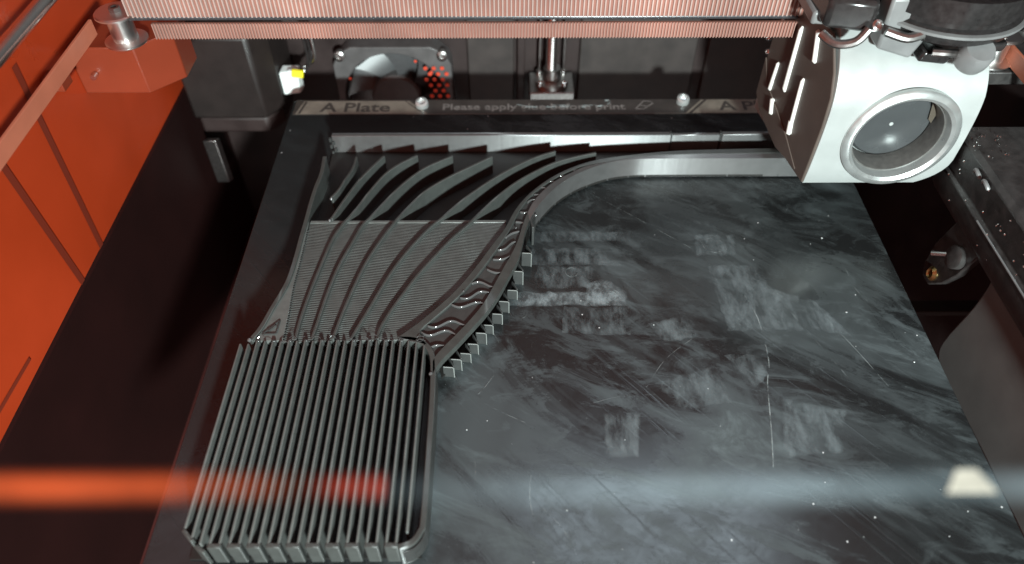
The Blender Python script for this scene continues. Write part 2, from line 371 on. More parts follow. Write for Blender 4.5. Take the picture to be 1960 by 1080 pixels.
ic = [(75,377.6),(80,377.6),(86,383.2),(84.5,385.4),(80.5,385.4)]
for a, b in zip(ic, ic[1:]+ic[:1]): gi.ribbon([a,b], .7, .18, .22)
gi.ribbon([(78,381.3),(82.5,380.2)], .6, .18, .22)
obj('glue_icon', gi, 'ink_light', lb)
sc = G().tube(catmull([(10,379.8,.3),(20,379.4,.4),(32,379.6,.4),(45,379.2,.5),(56,380.6,.5),(60.5,383.5,.6),(60,385.6,.6),(57.5,385.8,.5)],4), .45, 6)
sc.tube(catmull([(5,382.2,.3),(10,380.6,.3),(14,380,.3)],3), .3, 6); sc.tube([(26,381.6,.3),(40,380.7,.3),(52,381.6,.3)], .3, 6)
ones(obj('glue_drip', sc, 'scratch', plate))
screw_head('screw', (-51.1,380.6,2), (0,-.35,1), 4.0, plate, 'screw'); screw_head('screw', (103.6,383.6,2), (0,-.35,1), 4.0, plate, 'screw')

def film(poly, m='film', z=.05, jag=1.8):
    pts = []
    for a, b in zip(poly, poly[1:]+poly[:1]):
        n = max(1, int(math.dist(a,b)/2.2))
        for k in range(n):
            t = k/n; pts.append((a[0]+(b[0]-a[0])*t+random.uniform(-jag,jag)*.35, a[1]+(b[1]-a[1])*t+random.uniform(-jag,jag)*.35))
    n = len(pts); cx = sum(p[0] for p in pts)/n; cy = sum(p[1] for p in pts)/n; rings = []; fade = []
    size = min(max(p[0] for p in pts)-min(p[0] for p in pts), max(p[1] for p in pts)-min(p[1] for p in pts)); k1 = max(.4, 1-4.0/size)
    for k, fd in ((1, random.choice((.0, .2, .6))), ((1+k1)/2, .75), (k1, 1)):
        rings += [(cx+(x-cx)*k, cy+(y-cy)*k, z) for x, y in pts]; fade += [fd]*n
    f = [(r*n+i, r*n+(i+1)%n, (r+1)*n+(i+1)%n, (r+1)*n+i) for r in range(2) for i in range(n)]+[tuple(range(2*n,3*n))]
    o = obj('glue_residue', G().add(rings, f), m, plate, smooth=0)
    at = o.data.attributes.new('fade', 'FLOAT', 'POINT'); at.data.foreach_set('value', fade)
for i, (poly, m) in enumerate((
    ([(12.4,273.4),(60.5,273.1),(59.7,266.1),(12.2,265.6)], 'film'), ([(11.1,261.2),(44.6,261.1),(53.4,249.7),(10.9,250)], 'film'),
    ([(13.1,249.3),(40.6,249.1),(39.5,235.1),(11.5,235.2)], 'film'), ([(.3,233),(53.8,232.7),(52.8,224.3),(-1.1,224.4)], 'film_b'),
    ([(36,237.4),(40,240),(46,240.4),(53.8,232.4),(53.1,226.6),(35.5,226.7)], 'film_b'), ([(24.4,223.8),(54,223.6),(53.1,207.2),(23.6,208.5)], 'film'),
    ([(94.7,249.5),(115.6,249.4),(130.3,209.4),(96.2,209.6)], 'film'), ([(91.6,271.1),(111.8,270.9),(109.6,255.7),(89.5,255.8)], 'film'),
    ([(92.4,196.1),(109,196),(108.6,185.9),(102,178.8)], 'film'), ([(111.2,174.9),(117.9,172.1),(135.4,168.7),(129.4,149.1),(104.8,146.7)], 'film'),
    ([(37.8,167.8),(52.7,167.7),(50.2,147),(37,147.1)], 'film'), 
    ([(62,214),(78,218),(84,206),(66,203)], 'film'), ([(118,236),(140,226),(150,206),(132,210)], 'film'), ([(60,182),(86,190),(92,172),(70,168)], 'film'))):
    film(poly, m, .03+i*.012)
def ring(c, r, t=.35, z=.27):
    n = 20; ones(obj('glue_ring', G().tube([(c[0]+r*math.cos(2*math.pi*k/n), c[1]+r*math.sin(2*math.pi*k/n), z) for k in range(n+1)], t, 4, False), 'scratch', plate))
for c, r in (((19.9,245.1),2.9),((29.5,245.1),2.9),((4.8,220.1),3.2),((99.6,262.9),5),((46,229.5),3.6),((46,229.5),5),((46,229.5),2.2)): ring(c, r, .09)
def scratch(p, t=.35): ones(obj('scratch', G().ribbon(p, t, .25, .27), 'scratch', plate, smooth=0))
scratch(catmull([(107.2,232.1),(110.9,216.4),(110.3,193.2),(107,181.2),(103.5,160),(100.2,142.7)],4), .45)
for p in (((79.3,204.7),(56.5,179.6)),((159.4,246.1),(163.3,226)),((11.6,126.9),(23.9,107.2)),((-12.9,176.6),(-6.6,185.8)),((121.6,232),(141,184.9)),
          ((142.6,213.2),(156.7,179.6)),((28,314),(90.1,259.4)),((-10,172),(6,163)),((60,176),(34,172)),((-14,150),(-13,138)),((8,140),(9,120))):
    a, b = p; m_ = ((a[0]+b[0])/2+random.uniform(-2,2), (a[1]+b[1])/2+random.uniform(-2,2)); scratch(catmull([a, m_, b], 5), random.uniform(.12,.3))
crumbs = [(154.1,267.7,.55),(151.6,219.8,.55),(-9,164,.3),(5,226,.4),(64,213,.35),(172,192,.4)]
for k in range(34): crumbs.append((random.uniform(-20,178), random.uniform(100,330)**1.0, abs(random.gauss(0,.13))+.08))
for x, y, r in crumbs:
    if y > 190 and x < 30 and x < (y-180)*.35: continue
    obj('crumb', G().lathe([(r*.8,0),(r,.2*r),(r*.6,.6*r),(.03,.7*r)], (x,y,.02), (random.uniform(-.2,.2),random.uniform(-.2,.2),1), 6), 'speck', plate)

# ================================================================ PRINTED PART
T = 13.0
pp = empty('printed_part', (-10,220,0), 'black printed part with comb fins, curved vanes and S-shaped wall on the plate', '3D print')
V = [[(46,319.6),(35.9,316.5),(24.5,311.8),(13.5,304.2),(2.4,294.4),(-8.2,281.4),(-16.3,269.7),(-19.7,264.6),(-26.9,255),(-34,243.7),(-40.6,232.6),(-46.3,221),(-50.9,210.8),(-54.2,201.6),(-54.8,195.5)],
     [(24.7,321),(13.8,315.8),(2.5,307.7),(-8.4,298.1),(-18.9,286.9),(-26.2,278),(-32.6,269),(-36.8,263.9),(-43,254),(-50.2,240.1),(-55.4,226.9),(-59.8,213.5),(-63.2,203.7),(-65.8,195.6)],
     [(-8.6,316.8),(-19.6,308.6),(-30.2,300.3),(-40.4,290.6),(-46.9,281.2),(-52.8,270.6),(-55.1,265.9),(-59.7,255.1),(-64.9,240.2),(-68.8,223.6),(-71.7,207.4),(-73.4,195.6)],
     [(-29.4,317.3),(-41.6,308.8),(-48.6,301.2),(-54.9,292.1),(-61,281.3),(-66.8,270),(-69.9,264.5),(-73.2,252.4),(-77.2,237),(-79.6,221.2),(-81.1,205.8),(-82,195.6)],
     [(-47.8,317.9),(-56.6,310.6),(-63.3,302.2),(-69.2,289.2),(-73.4,278.3),(-77.1,270),(-79.1,266),(-82.6,255.3),(-85.3,237.7),(-87.4,221.2),(-88.7,205.8),(-88.8,195.7)],
     [(-65.2,317.6),(-71.3,306.8),(-75.9,297.3),(-80.1,285.7),(-83.1,276.4),(-85.3,269.3)],
     [(-79.6,316.8),(-80.2,307.5),(-82.9,298.1),(-85.1,290.1),(-87.7,284.9)]]
LEFT = [(-96.3,317.3),(-95.7,304.4),(-96.7,292.3),(-97.1,280.7),(-97.2,268.7),(-97.4,257.1),(-97.5,241.2),(-98.5,226.9),(-101.8,213.5),(-104.4,202.2),(-107.3,195.5)]
SEAM = [(-95.6,261.7),(-95.3,241.2),(-95.4,226.2),(-94.4,210.5),(-94,195.7)]
INNER = [(158,323.2),(145.6,323),(117.8,322.3),(90,321.1),(67.6,318.1),(46.9,313.9),(32.7,307.5),(21.3,299.2),(12,289.3),(5.9,280.5),(1.8,272.2),(-1.9,262.3),(-8.5,249.7),(-15,237),(-22.7,223.9),(-30.6,213.4),(-38.4,204.4),(-46.6,196.4)]
OUTER = [(158,314.2),(143.4,314.2),(116.2,314.3),(88.9,314.3),(72.5,314.2),(63.5,313.6),(52.3,311.2),(40.9,305.8),(32.2,300),(23.7,291.8),(15.4,279.7),(11,270.5),(7.9,260.8),(6.5,252.7),(4,240.8),(-.1,230.7),(-4.5,219.8),(-9.3,210.6),(-14.7,202.4),(-21.3,192.8),(-28.1,183.5),(-30.6,178)]
INFR = [(40,308.2),(33.2,303.8),(22.2,295.2),(12.6,281.8),(7.2,266.6),(4.3,254),(1.1,244.6),(-2.8,235.2),(-6.8,225.2),(-11.2,214.6),(-17,205),(-22.4,197.4),(-29,188.4),(-31,184)]
INFL = [(40.6,309.2),(32.5,305.4),(22.8,298.3),(14.2,289.6),(8.2,280.6),(4.2,272),(.4,261),(-5.2,248.6),(-11.2,236.9),(-18.6,223.9),(-25.6,214.2),(-33,205.3),(-37.5,199),(-33.5,192)]
obj('base_sheet', G().prism(LEFT[::-1]+[(-96.5,338.5),(160,338.5),(160,314.6)]+OUTER[1:-1]+[(-31,194.5)], .95, 2.2), 'pla_shade', pp)
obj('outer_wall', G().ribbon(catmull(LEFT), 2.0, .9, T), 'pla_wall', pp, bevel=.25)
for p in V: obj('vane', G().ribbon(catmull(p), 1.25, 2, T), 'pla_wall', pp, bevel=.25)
for a, b, y0, y1, z in ((-95.4,88,334.6,337.4,T),(88.5,115.2,335.6,337.6,T-.8),(115.7,162,334.8,337.6,T)):
    obj('back_rail', G().box((a,y0,.9),(b,y1,z)), 'pla_silk', pp, bevel=.25)
for x in (88.25,115.4): obj('rail_post', G().box((x-1.0,335.2,.9),(x+.2,337.9,T+.35)), 'pla_shiny', pp, bevel=.3)
g = G()
for k in range(5): g.lathe([(.75,0),(.9,1.2),(.7,2.4)], (-96.0+random.uniform(-.6,.6)+(k%2)*1.4,334.0,1+k*2.2), (0,0,1), 8)
obj('seam_beads', g, 'pla_shiny', pp)
# deck with printed ribs, stepped up behind the fins
n = 30; ls = resample(catmull([(-95.9,268.9)]+SEAM), n)
deck_r = resample(catmull([(-1.6,268.8)]+INNER[11:]), n)
obj('ribbed_deck', G().strip(ls, deck_r, 2, 11.0), 'pla_rib', pp, bevel=.2)
obj('side_strip', G().strip(resample(catmull([(-96.6,268.8)]+LEFT[5:]), n), [(x-.25,y) for x,y in ls], 2, 11.9), 'pla', pp, bevel=.2)
obj('step_lip', G().box((-95.5,267.8,2),(-1.2,269.5,11.35)), 'pla', pp, bevel=.2)
g = G()
for i, p in enumerate(resample(catmull(SEAM), 46)): g.lathe([(.35,0),(.45,.25),(.3,.55)], (p[0],p[1],11.4), (0,0,1), 6)
obj('seam_dots', g, 'pla_shiny', pp, kind='stuff')
g = G()
tri = [(-103.2,199.2),(-97.6,199.2),(-97.4,206.5)]
for a, b in zip(tri, tri[1:]+tri[:1]): g.ribbon([a,b], .7, 11.8, 12.4)
g.ribbon([(-101.4,200.8),(-98.6,203.8)], 1.3, 11.8, 12.6)
obj('triangle_infill', g, 'pla_shiny', pp, bevel=.15)
# S-shaped double wall with wavy infill
MID = [(158,318.6),(145,318.5),(117,318.2),(90,317.6),(68,315.6),(52,311.9)]
n = 90; ci = resample(catmull(INNER),n); co = resample(catmull(OUTER),n)
cl = resample(catmull([(x,y+.12) for x,y in MID]+INFL),n); cr = resample(catmull([(x,y-.12) for x,y in MID]+INFR),n)
ks = next(k for k in range(n) if co[k][1] < 268)
obj('inner_wall', G().strip(ci, cl, .9, T), 'pla_wall', pp, bevel=.3)
obj('outer_curve_wall', G().strip(cr[:ks+1], co[:ks+1], .9, T), 'pla_silk', pp)
obj('overhang_wall', G().strip(cr[ks:], co[ks:], 9.6, T), 'pla_wall', pp)
kb = next(k for k in range(n) if cl[k][0] < 42)
obj('infill_bed', G().strip(cl[kb:], cr[kb:], .9, 11.7), 'pla_shiny', pp)
def wave(a, b, amp, cyc, ph, t=.6, top=12.8):
    n = 18; dx, dy = b[0]-a[0], b[1]-a[1]; l = math.hypot(dx,dy); p = []
    for k in range(n):
        q = k/(n-1); s_ = amp*math.sin(2*math.pi*cyc*q+ph); p.append((a[0]+dx*q-dy/l*s_, a[1]+dy*q+dx/l*s_))
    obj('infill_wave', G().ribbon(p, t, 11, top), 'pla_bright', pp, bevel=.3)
for a, b, am, cy, ph in (((-1.6,256),(5,260.4),.9,.5,0),((-5.4,248.3),(3.6,252.6),1.1,.8,3.4),((-7.4,242),(1.9,244.6),1.1,.55,3.2),((-10,235.8),(-2.3,233.7),1.0,.5,3.1),((-16.6,226.7),(-5.2,226.2),1.5,.8,.2),
        ((-21.5,218.9),(-8.8,221.8),1.3,1,3.3),((-25,215.2),(-10.8,214.2),1.6,.9,3.3),((-34.5,203.6),(-15.5,204.4),1.6,1.3,3.5),((-37,200),(-20.8,198),1.7,1.1,3.3),((-33,191),(-26,192.6),.9,.6,0),
        ((3.2,267),(8.2,265),.6,.5,0),((5.5,274),(10.4,274.4),.7,.6,3),((9.2,281),(13.4,283.4),.6,.6,0),((12.6,287),(17.4,287.4),.6,.6,3),((16,292),(20.6,290.6),.5,.5,1),((19,296),(27,297.2),.5,1,0),((26,300.6),(33.5,302.6),.4,1,2),((33,305.2),(39,306.8),.3,1,0)):
    wave(a, b, am, cy, ph)
# crenellated support along the outside of the S wall
Z = [(10.9,263.4),(9.3,250.3),(5.2,238.6),(2.5,229.5),(-1.3,221.6),(-4.2,214.9),(-8.2,209.3),(-11,203.8),(-14.4,198.4),(-17.4,194),(-21.1,189.9),(-24.1,186.4),(-27.9,181)]
for i in range(1, len(Z)-1):
    a, b = Z[i], Z[i+1]; top = (6.2, 7.6, 7.0)[i % 3] if i > 2 else 9
    # each rib: a facet facing front, then a return along the side
    obj('support_rib', G().ribbon([(a[0]+1.0,a[1]-1.0),(a[0]-3.4,a[1]-.6)], .6, .05, top), 'pla_sup', pp, bevel=.22)
    obj('support_highlight', G().tube([(a[0]-3.0,a[1]-1.0,top),(a[0]+.7,a[1]-1.4,top+.1),(a[0]+1.15,a[1]-1.4,top-.4),(a[0]+1.15,a[1]-1.4,.2)], .19, 8), 'edge_highlight', pp)  # pale tube painted in as the highlight along the rib edge
    obj('support_rib', G().ribbon([(a[0]+1.2,a[1]-.8),(a[0]-1.2,a[1]+4.0)], .6, .05, top+.5), 'pla_sup', pp, bevel=.22)
obj('support_rib', G().ribbon([(12.6,273.4),(10.6,268),(11.6,263.4)], 1.2, .05, 12.2), 'pla_sup', pp, bevel=.2)
# comb of fins
XF = lambda i: -111+3.3*i
fin_len = [(115,194),(111.5,193)]
for i in range(24):
    y0 = {0:113.8, 1:110.4}.get(i, 108.2 if i < 23 else 112); y1 = 195 if i > 1 else 193.5
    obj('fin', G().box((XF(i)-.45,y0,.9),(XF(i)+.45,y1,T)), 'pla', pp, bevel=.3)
for i in range(3, 23, 2):
    obj('fin_cap', G().box((XF(i)-.72,106.6,.9),(XF(i+1)+.72,108.6,T)), 'pla_wall', pp, bevel=.45)
for i in range(2, 23, 2):
    obj('fin_bridge', G().box((XF(i)-.5,194.4,9),(XF(i)+1.2,195.6,T+.2)), 'pla_shiny', pp, bevel=.5)
obj('fin_cap', G().ribbon([(-111.5,113.4),(-107.2,109.4)], 1.4, .9, T), 'pla_wall', pp, bevel=.3)
obj('fin_cap', G().ribbon([(-106.6,108.6),(-103,106.4)], 1.4, .9, T-2), 'pla_wall', pp, bevel=.3)
obj('comb_floor', G().box((-111.5,108,.1),(-31,195.5,.9)), 'pla_shade', pp)
cwall = [(-46,196),(-40,195.6),(-35.6,193.6),(-32.6,190),(-31,184),(-30.2,170),(-29.9,150),(-29.8,118),(-30.6,112.5),(-33.2,108.6),(-37.6,106.9)]
obj('comb_wall', G().ribbon(catmull(cwall), 2.2, .1, T), 'pla_wall', pp, bevel=.35)
g = G()
for k in range(5): g.ribbon(catmull([(-29.4+.5,114-k*.1),(-30.4+.5,110.4-k*.2),(-33,107.2-k*.25),(-36,105.9-k*.2)],4), .35, 2+k*2.2, 3.2+k*2.2)
obj('corner_seam', g, 'pla_shiny', pp)

for (x, y, z, r) in ((-87.7,284.4,12.2,.9),(-86,268.6,12.2,.9),(-107.6,195.4,12.8,1.0),(-31.4,178,12.6,.9),(-104.5,196.4,12.6,.6),(13,272,12,.7),(-20,222,12.9,.5),(3.4,262,12.9,.4)):
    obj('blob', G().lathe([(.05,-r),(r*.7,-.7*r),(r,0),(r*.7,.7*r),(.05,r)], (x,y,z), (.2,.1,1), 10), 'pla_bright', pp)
for k in range(26):
    i = random.randrange(2,23); x = XF(i); y = random.uniform(193.6,197)
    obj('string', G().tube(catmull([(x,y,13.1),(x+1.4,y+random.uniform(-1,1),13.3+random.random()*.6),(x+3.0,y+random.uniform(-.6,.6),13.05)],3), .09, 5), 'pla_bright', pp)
for k in range(10):
    q = random.randrange(2,len(Z)-1); x, y = Z[q]; l = random.uniform(3,7)
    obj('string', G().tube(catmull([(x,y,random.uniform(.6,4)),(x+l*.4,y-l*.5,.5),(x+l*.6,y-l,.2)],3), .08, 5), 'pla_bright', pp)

# ================================================================ GANTRY: belts, rods, pulleys
def toothed_belt(name, x0, x1, y, z0, z1, pitch, m, label):
    e = empty(name, ((x0+x1)/2,y,z0), label, 'belt', 'toothed belts across the back of the chamber')
    obj('belt_back', G().box((x0,y,z0),(x1,y+1.2,z1)), 'belt', e, smooth=0)
    g = G(); x = x0
    while x < x1-pitch*.5:
        w_ = pitch*.5; g.extrude([(x,y+.05),(x+w_*.18,y-.85),(x+w_*.82,y-.85),(x+w_,y+.05)], lambda a,b,d: (a,b,d), z0+.02, z1-.02); x += pitch
    obj('teeth', g, m, e, smooth=0, kind='stuff')
toothed_belt('toothed_belt', -170, 176, 318, 90.6, 99.4, 1.9, 'tooth', 'upper pink toothed belt with coarse teeth, above the dark rod')
toothed_belt('toothed_belt', -162, 176, 320, 79.0, 86.4, 1.4, 'tooth_p', 'lower pink toothed belt with fine teeth, below the dark rod')
g = G().tube([(-172,321.5,88.6),(178,321.5,88.6)], 1.35, 16)
obj('cross_rod', g, 'rod_dark', label='thin dark polished rod running between the two pink belts', cat='rod')
yb = G().box((-190.8,60,80),(-189.4,322,87.5))
obj('side_belt', yb, 'belt_o', smooth=0, bevel=.2, label='flat belt tinted with a painted orange reflection, running along the left wall', cat='belt')
obj('guide_rod', G().tube([(-190,60,110),(-190,452,109)], 3.2, 24), 'chrome', label='shiny chrome guide rod along the left wall', cat='rod')
def pulley(c, label, m='pulley'):
    e = empty('idler_pulley', c, label, 'pulley', 'idler pulleys at the gantry ends')
    obj('roller', G().lathe([(5.6,-5.6),(5.6,5.6)], c, seg=40), m, e)
    obj('flange', G().lathe([(9,-7.6),(9.6,-7.0),(9.6,-6.2),(7,-5.6)], c, seg=40), m, e)
    obj('flange', G().lathe([(7,5.6),(9.6,6.2),(9.6,7.0),(9,7.6)], c, seg=40), m, e)
    obj('bolt', G().lathe([(2.6,7.6),(2.6,9.6),(1.4,9.6),(1.4,8.4)], c, seg=6), 'steel', e)
    return e
pulley((-177,322,84), 'chrome idler pulley on the left corner bracket')
pulley((229,321,73), 'chrome idler pulley beside the silver tool head')
cb = empty('corner_bracket', (-185,330,52), 'corner bracket tinted with a painted orange reflection, below the chrome pulley on the left wall', 'bracket')
obj('block', G().prism([(-205,318),(-174,318),(-160,332),(-160,350),(-205,350)], 51, 75.5), 'bracket_reflection', cb, bevel=.6)
obj('pin', G().tube([(-196,317.4,62),(-196,314,62)], 1.4, 12), 'chrome', cb)
obj('stop_block', G().box((-205,290,70),(-196,299,76)), 'bracket_reflection', cb, bevel=.5)
obj('side_belt', G().box((236,200,66),(237.4,324,74)), 'belt_o', smooth=0, bevel=.2, label='flat belt end tinted with a painted orange reflection, behind the silver tool head', cat='belt')
obj('pulley_arm', G().prism([(222,312),(262,312),(262,340),(222,340)], 58, 64.8), 'rail', bevel=.6, label='dark arm holding the chrome pulley beside the tool head', cat='arm')

# ================================================================ BACK OF THE CHAMBER
fc = (-75.5, 446, -33)
fan = empty('cooling_fan', fc, 'square grey cooling fan with two visible screws on the back wall', 'fan')
g = G(); n = 64; o_ = []; i_ = []
for k in range(n):
    a = 2*math.pi*k/n; c_, s_ = math.cos(a), math.sin(a); r = min(38.5/max(abs(c_),abs(s_),1e-6), 47)
    o_.append((fc[0]+r*c_, fc[2]+r*s_)); i_.append((fc[0]+34*c_, fc[2]+34*s_))
v = [(x,438,z) for x,z in o_]+[(x,438,z) for x,z in i_]+[(x,452,z) for x,z in o_]+[(x,452,z) for x,z in i_]
f = []
for k in range(n):
    j = (k+1)%n; f += [(k,j,n+j,n+k),(2*n+k,3*n+k,3*n+j,2*n+j),(k,2*n+k,2*n+j,j),(n+k,n+j,3*n+j,3*n+k)]
obj('frame', g.add(v, f), 'fan_frame', fan, bevel=.6)
hub = obj('hub', G().lathe([(15,-6),(16.5,-5),(16.5,3),(15,4.5),(.1,5)], (fc[0],444,fc[2]), (0,-1,0), 40), 'fan_frame', fan)
obj('back_disc', G().lathe([(33.6,0),(33.6,.8)], (fc[0],450.5,fc[2]), (0,-1,0), 56), 'fan_frame', fan)
for k in range(9):
    a0 = 2*math.pi*k/9+.35; v = []; f = []
    for q in range(6):
        t = q/5; r = 15+18*t; a = a0+.35*t
        for s_, yy in ((-.34,449),(.34,441)):
            v.append((fc[0]+r*math.cos(a+s_), yy, fc[2]+r*math.sin(a+s_))); 
    for q in range(5): f.append((2*q,2*q+1,2*q+3,2*q+2))
    v2 = v+[(x,y+.8,z) for x,y,z in v]; f2 = f+[tuple(i+12 for i in q[::-1]) for q in f]
    obj('blade', G().add(v2, f2), 'fan_blade', hub)
for sx in (-1,1): screw_head('screw', (fc[0]+33*sx,437.6,fc[2]+33), (0,-1,.1), 3.8, fan)
k = 0
for r_ in range(9):
    for c_ in range(3):
        x = -54+c_*5.4+(r_%2)*2.7; z = -9-r_*4.2
        if math.hypot(x-fc[0], z-fc[2]) < 24: continue
        if x > -36: continue
        obj('grille_hole', G().lathe([(1.4,0),(1.5,.15),(1.3,.3)], (x,437.0,z), (0,-1,0), 6), 'red_hole', fan, smooth=0)
for a_ in (40,62,150): 
    obj('grille_hole', G().lathe([(1.0,0),(1.0,.3)], (fc[0]+33*math.cos(math.radians(a_)),437.2,fc[2]+33*math.sin(math.radians(a_))), (0,-1,0), 6), 'red_hole', fan, smooth=0)

mt = empty('stepper_motor', (-165,420,-40), 'black motor housing with white plug in the back left corner', 'motor')
obj('housing', G().prism([(-198,400),(-152,400),(-143,412),(-143,448),(-198,448)], -22, 34), 'motor', mt, bevel=2)
obj('end_cap', G().prism([(-196,402),(-153,402),(-145,413),(-145,446),(-196,446)], -34, -22.2), 'wall', mt, bevel=2)
plug = obj('plug', G().prism([(-142.6,414),(-132,416),(-131,424),(-142.6,424)], -14, 2), 'white_plug', mt, bevel=1.2)
obj('plug_latch', G().box((-137,413.4,-2),(-130,417,3.6)), 'white_plug', plug, bevel=.8)
for q in range(3):
    obj('wire', G().tube(catmull([(-131+q*.6,416+q,1.5),(-126.5+q*.5,418+q*1.5,2+q*.8),(-124+q*2.2,420,10),(-126+q*2.4,424,30)],5), .9, 8), 'steel' if q == 2 else 'black_gloss', mt)
obj('yellow_sleeve', G().tube([(-134,413.4,2.6),(-127,413.8,1.4)], 2.6, 10), 'yellow', mt, bevel=.4)
obj('bracket_strip', G().prism([(-196,396),(-188,396),(-186,399.5),(-194,399.5)], -70, -36), 'steel', mt, bevel=.4)

ls_ = empty('lead_screw', (28,436,-60), 'steel lead screw with square flange nut at the middle of the back wall', 'lead screw')
g = G(); hh = [( (3.7 if k%2 else 3.2), k*.9) for k in range(90)]
obj('screw_rod', g.lathe(hh, (28,436,-40), seg=20), 'chrome', ls_)
nb = obj('nut_block', G().box((14,424,-33),(43,449,-19.5)), 'steel', ls_, bevel=.6)
obj('flange', G().lathe([(11,-19.4),(11,-16.4),(6,-16),(5.6,-8),(4.2,-8)], (28.5,436,0), seg=32), 'steel', ls_)
for sx, sy in ((-8,-7),(8,-7),(-8,7),(8,7)): screw_head('screw', (28.5+sx,436+sy,-15.4), (0,0,1), 2.2, nb, 'chrome')
for sx in (-8,8): obj('guide_pin', G().tube([(28.5+sx,444,-16),(28.5+sx,444,26)], .9, 10), 'steel', ls_)

# ================================================================ RIGHT SIDE
sr = empty('side_rail', (210,190,20), 'speckled black side rail along the right wall, with two raised marks', 'rail')
prof = [(205,24.5),(205,33.5),(207,35),(205.6,51),(208,53),(262,53),(262,18),(209,18)]
obj('rail_body', G().extrude(prof, lambda a,b,d: (a,d,b), 40, 286), 'rail', sr, bevel=.5)
obj('rail_edge', G().tube([(204.8,40,34.6),(204.8,243,34.2)], .45, 8), 'grey_plastic', sr)
for y, z in ((258,49.8),(250,50.2)):
    obj('raised_mark', G().tube(catmull([(205.4,y+2.6,z-2.4),(204.4,y+1.4,z-.4),(204.4,y-1.2,z-.6),(205.2,y-2.6,z-2)],4), .9, 8), 'grey_plastic', sr)
for k in range(70):
    y = random.uniform(150,284); z = random.uniform(26,51); r = random.uniform(.15,.4)
    if k > 34: y = random.uniform(262,286); z = random.uniform(52.4,55); 
    x = 205.2 if k <= 34 else random.uniform(206,222)
    obj('metal_chip', G().lathe([(r,0),(r*1.4,r),(r*.3,1.6*r)], (x,y,z), (-1,random.uniform(-.5,.5),.6), 5), 'chrome', sr)
obj('side_cover', G().extrude(catmull([(40,-30),(90,-29),(160,-29),(205,-30),(216,-28),(220,-20),(220.6,3.4),(223.3,17.4),(228.5,24),(236,30)],5)+[(236,40),(40,40)], lambda a,b,d: (d+(b+30)*.16-4,a,b), 206.5, 211), 'cover', bevel=1.2, seg=3,
    label='smooth dark grey curved side cover below the speckled rail', cat='cover')
ab = empty('pivot_bracket', (215,255,-25), 'dark pivot bracket with brass screw and steel pin beneath the side rail', 'bracket')
obj('arm_plate', G().extrude([(256,23),(262,2),(262,-11),(259,-17),(252,-17),(244,-8),(238,4),(233,22)], lambda a,b,d: (d,a,b), 207, 211), 'rail', ab, bevel=.8)
obj('screw', G().lathe([(3.4,-2),(3.6,0),(2.4,1.2),(1.6,.4),(.1,.3)], (206.4,252.5,-9.5), (-1,0,.15), 20), 'brass', ab)
obj('pin', G().tube([(200,251.5,5.5),(206.5,244,12)], 1.1, 10), 'chrome', ab)
obj('collar', G().lathe([(5.5,0),(5.5,3),(4.6,3.6),(2,3.8)], (207,243,11), (-1,0,.2), 24), 'rail', ab)
obj('cross_bar', G().box((186,254,-44),(262,262,-40)), 'wall2', bevel=.8, label='dark horizontal cross bar beside the right plate edge', cat='bar')

# ================================================================ TOOL HEAD
th = empty('tool_head', (170,300,26), 'silver tool head with a round grey lens on its front and ribbed side tinted for warm shade', 'tool head')
fp = [(27,277.6),(33,276.2),(45,275.4),(58,275),(70,275.6),(80,278),(88,282.6),(95,289),(103,298)]           # (z, y) of the front face
fp = catmull(fp, 4)
g = G(); v = []; f = []
def xr(z): return 204.2-12*((42-z)/15)**2 if z < 42 else 204.2-(0 if z < 75 else (z-75)*.12)
def xl0(z): return 139.4
nz = len(fp)
for z, y in fp: v += [(xl0(z),y,z),(xr(z),y,z),(xr(z)-1,340,z),(xl0(z)-.15*60,340,z)]
for i in range(nz-1):
    for k in (0,1,2): f.append((4*i+k,4*i+k+1,4*i+5+k,4*i+4+k))
    f.append((4*i+3,4*i,4*i+4,4*i+7))
f += [(3,2,1,0), tuple(4*(nz-1)+k for k in range(4))]
# front shell only: cut a round opening for the lens by a boolean
shell = obj('shroud', g.add(v, f), 'silver', th, smooth=50)
RC = (174.6, 275, 54.5)
cut = obj('cutter', G().lathe([(21.2,-6),(21.2,14)], RC, (0,1,0), 64), 'silver', th)
bpy.context.view_layer.update()
md = shell.modifiers.new('hole', 'BOOLEAN'); md.object = cut; md.operation = 'DIFFERENCE'; md.solver = 'EXACT'
bpy.context.view_layer.update()
me = bpy.data.meshes.new_from_object(shell.evaluated_get(bpy.context.evaluated_depsgraph_get()))
shell.modifiers.clear(); shell.data = me; bpy.data.objects.remove(cut)
me.shade_smooth(); me.set_sharp_from_angle(angle=math.radians(30))
bv = shell.modifiers.new('edge', 'BEVEL'); bv.width = 2.4*S; bv.segments = 3; bv.limit_method = 'ANGLE'; bv.angle_limit = math.radians(45)
def ringlathe(name, prof, m, par=None):
    # prof closed loop of (radius, depth along -y); torus-like
    seg = 72; v = []; n = len(prof)
    for r, h in prof:
        for k in range(seg):
            a = 2*math.pi*k/seg; v.append((RC[0]+r*math.cos(a), RC[1]-h, RC[2]+r*math.sin(a)))
    f = [(i*seg+k, i*seg+(k+1)%seg, ((i+1)%n)*seg+(k+1)%seg, ((i+1)%n)*seg+k) for i in range(n) for k in range(seg)]
    return obj(name, G().add(v, f), m, par or th, smooth=40)
lr = ringlathe('lens_ring', [(25.2,-1.5),(25.4,.9),(24.6,1.8),(22.4,2.3),(20.9,1.4),(20.2,-1.0),(20.0,-3.5),(21.6,-3.5),(21.6,-1.5)], 'ring')
ringlathe('inner_ring', [(20.0,-3.0),(19.4,-2.6),(18.9,-4.5),(18.7,-12.8),(20.6,-12.8),(20.6,-3.0)], 'recess', lr)
obj('lens', G().lathe([(18.4,-13.6),(18.4,-12.9),(17.6,-12.0),(17.0,-11.4),(8,-11.2),(.1,-11.1)], RC, (0,-1,0), 64), 'lens', lr)
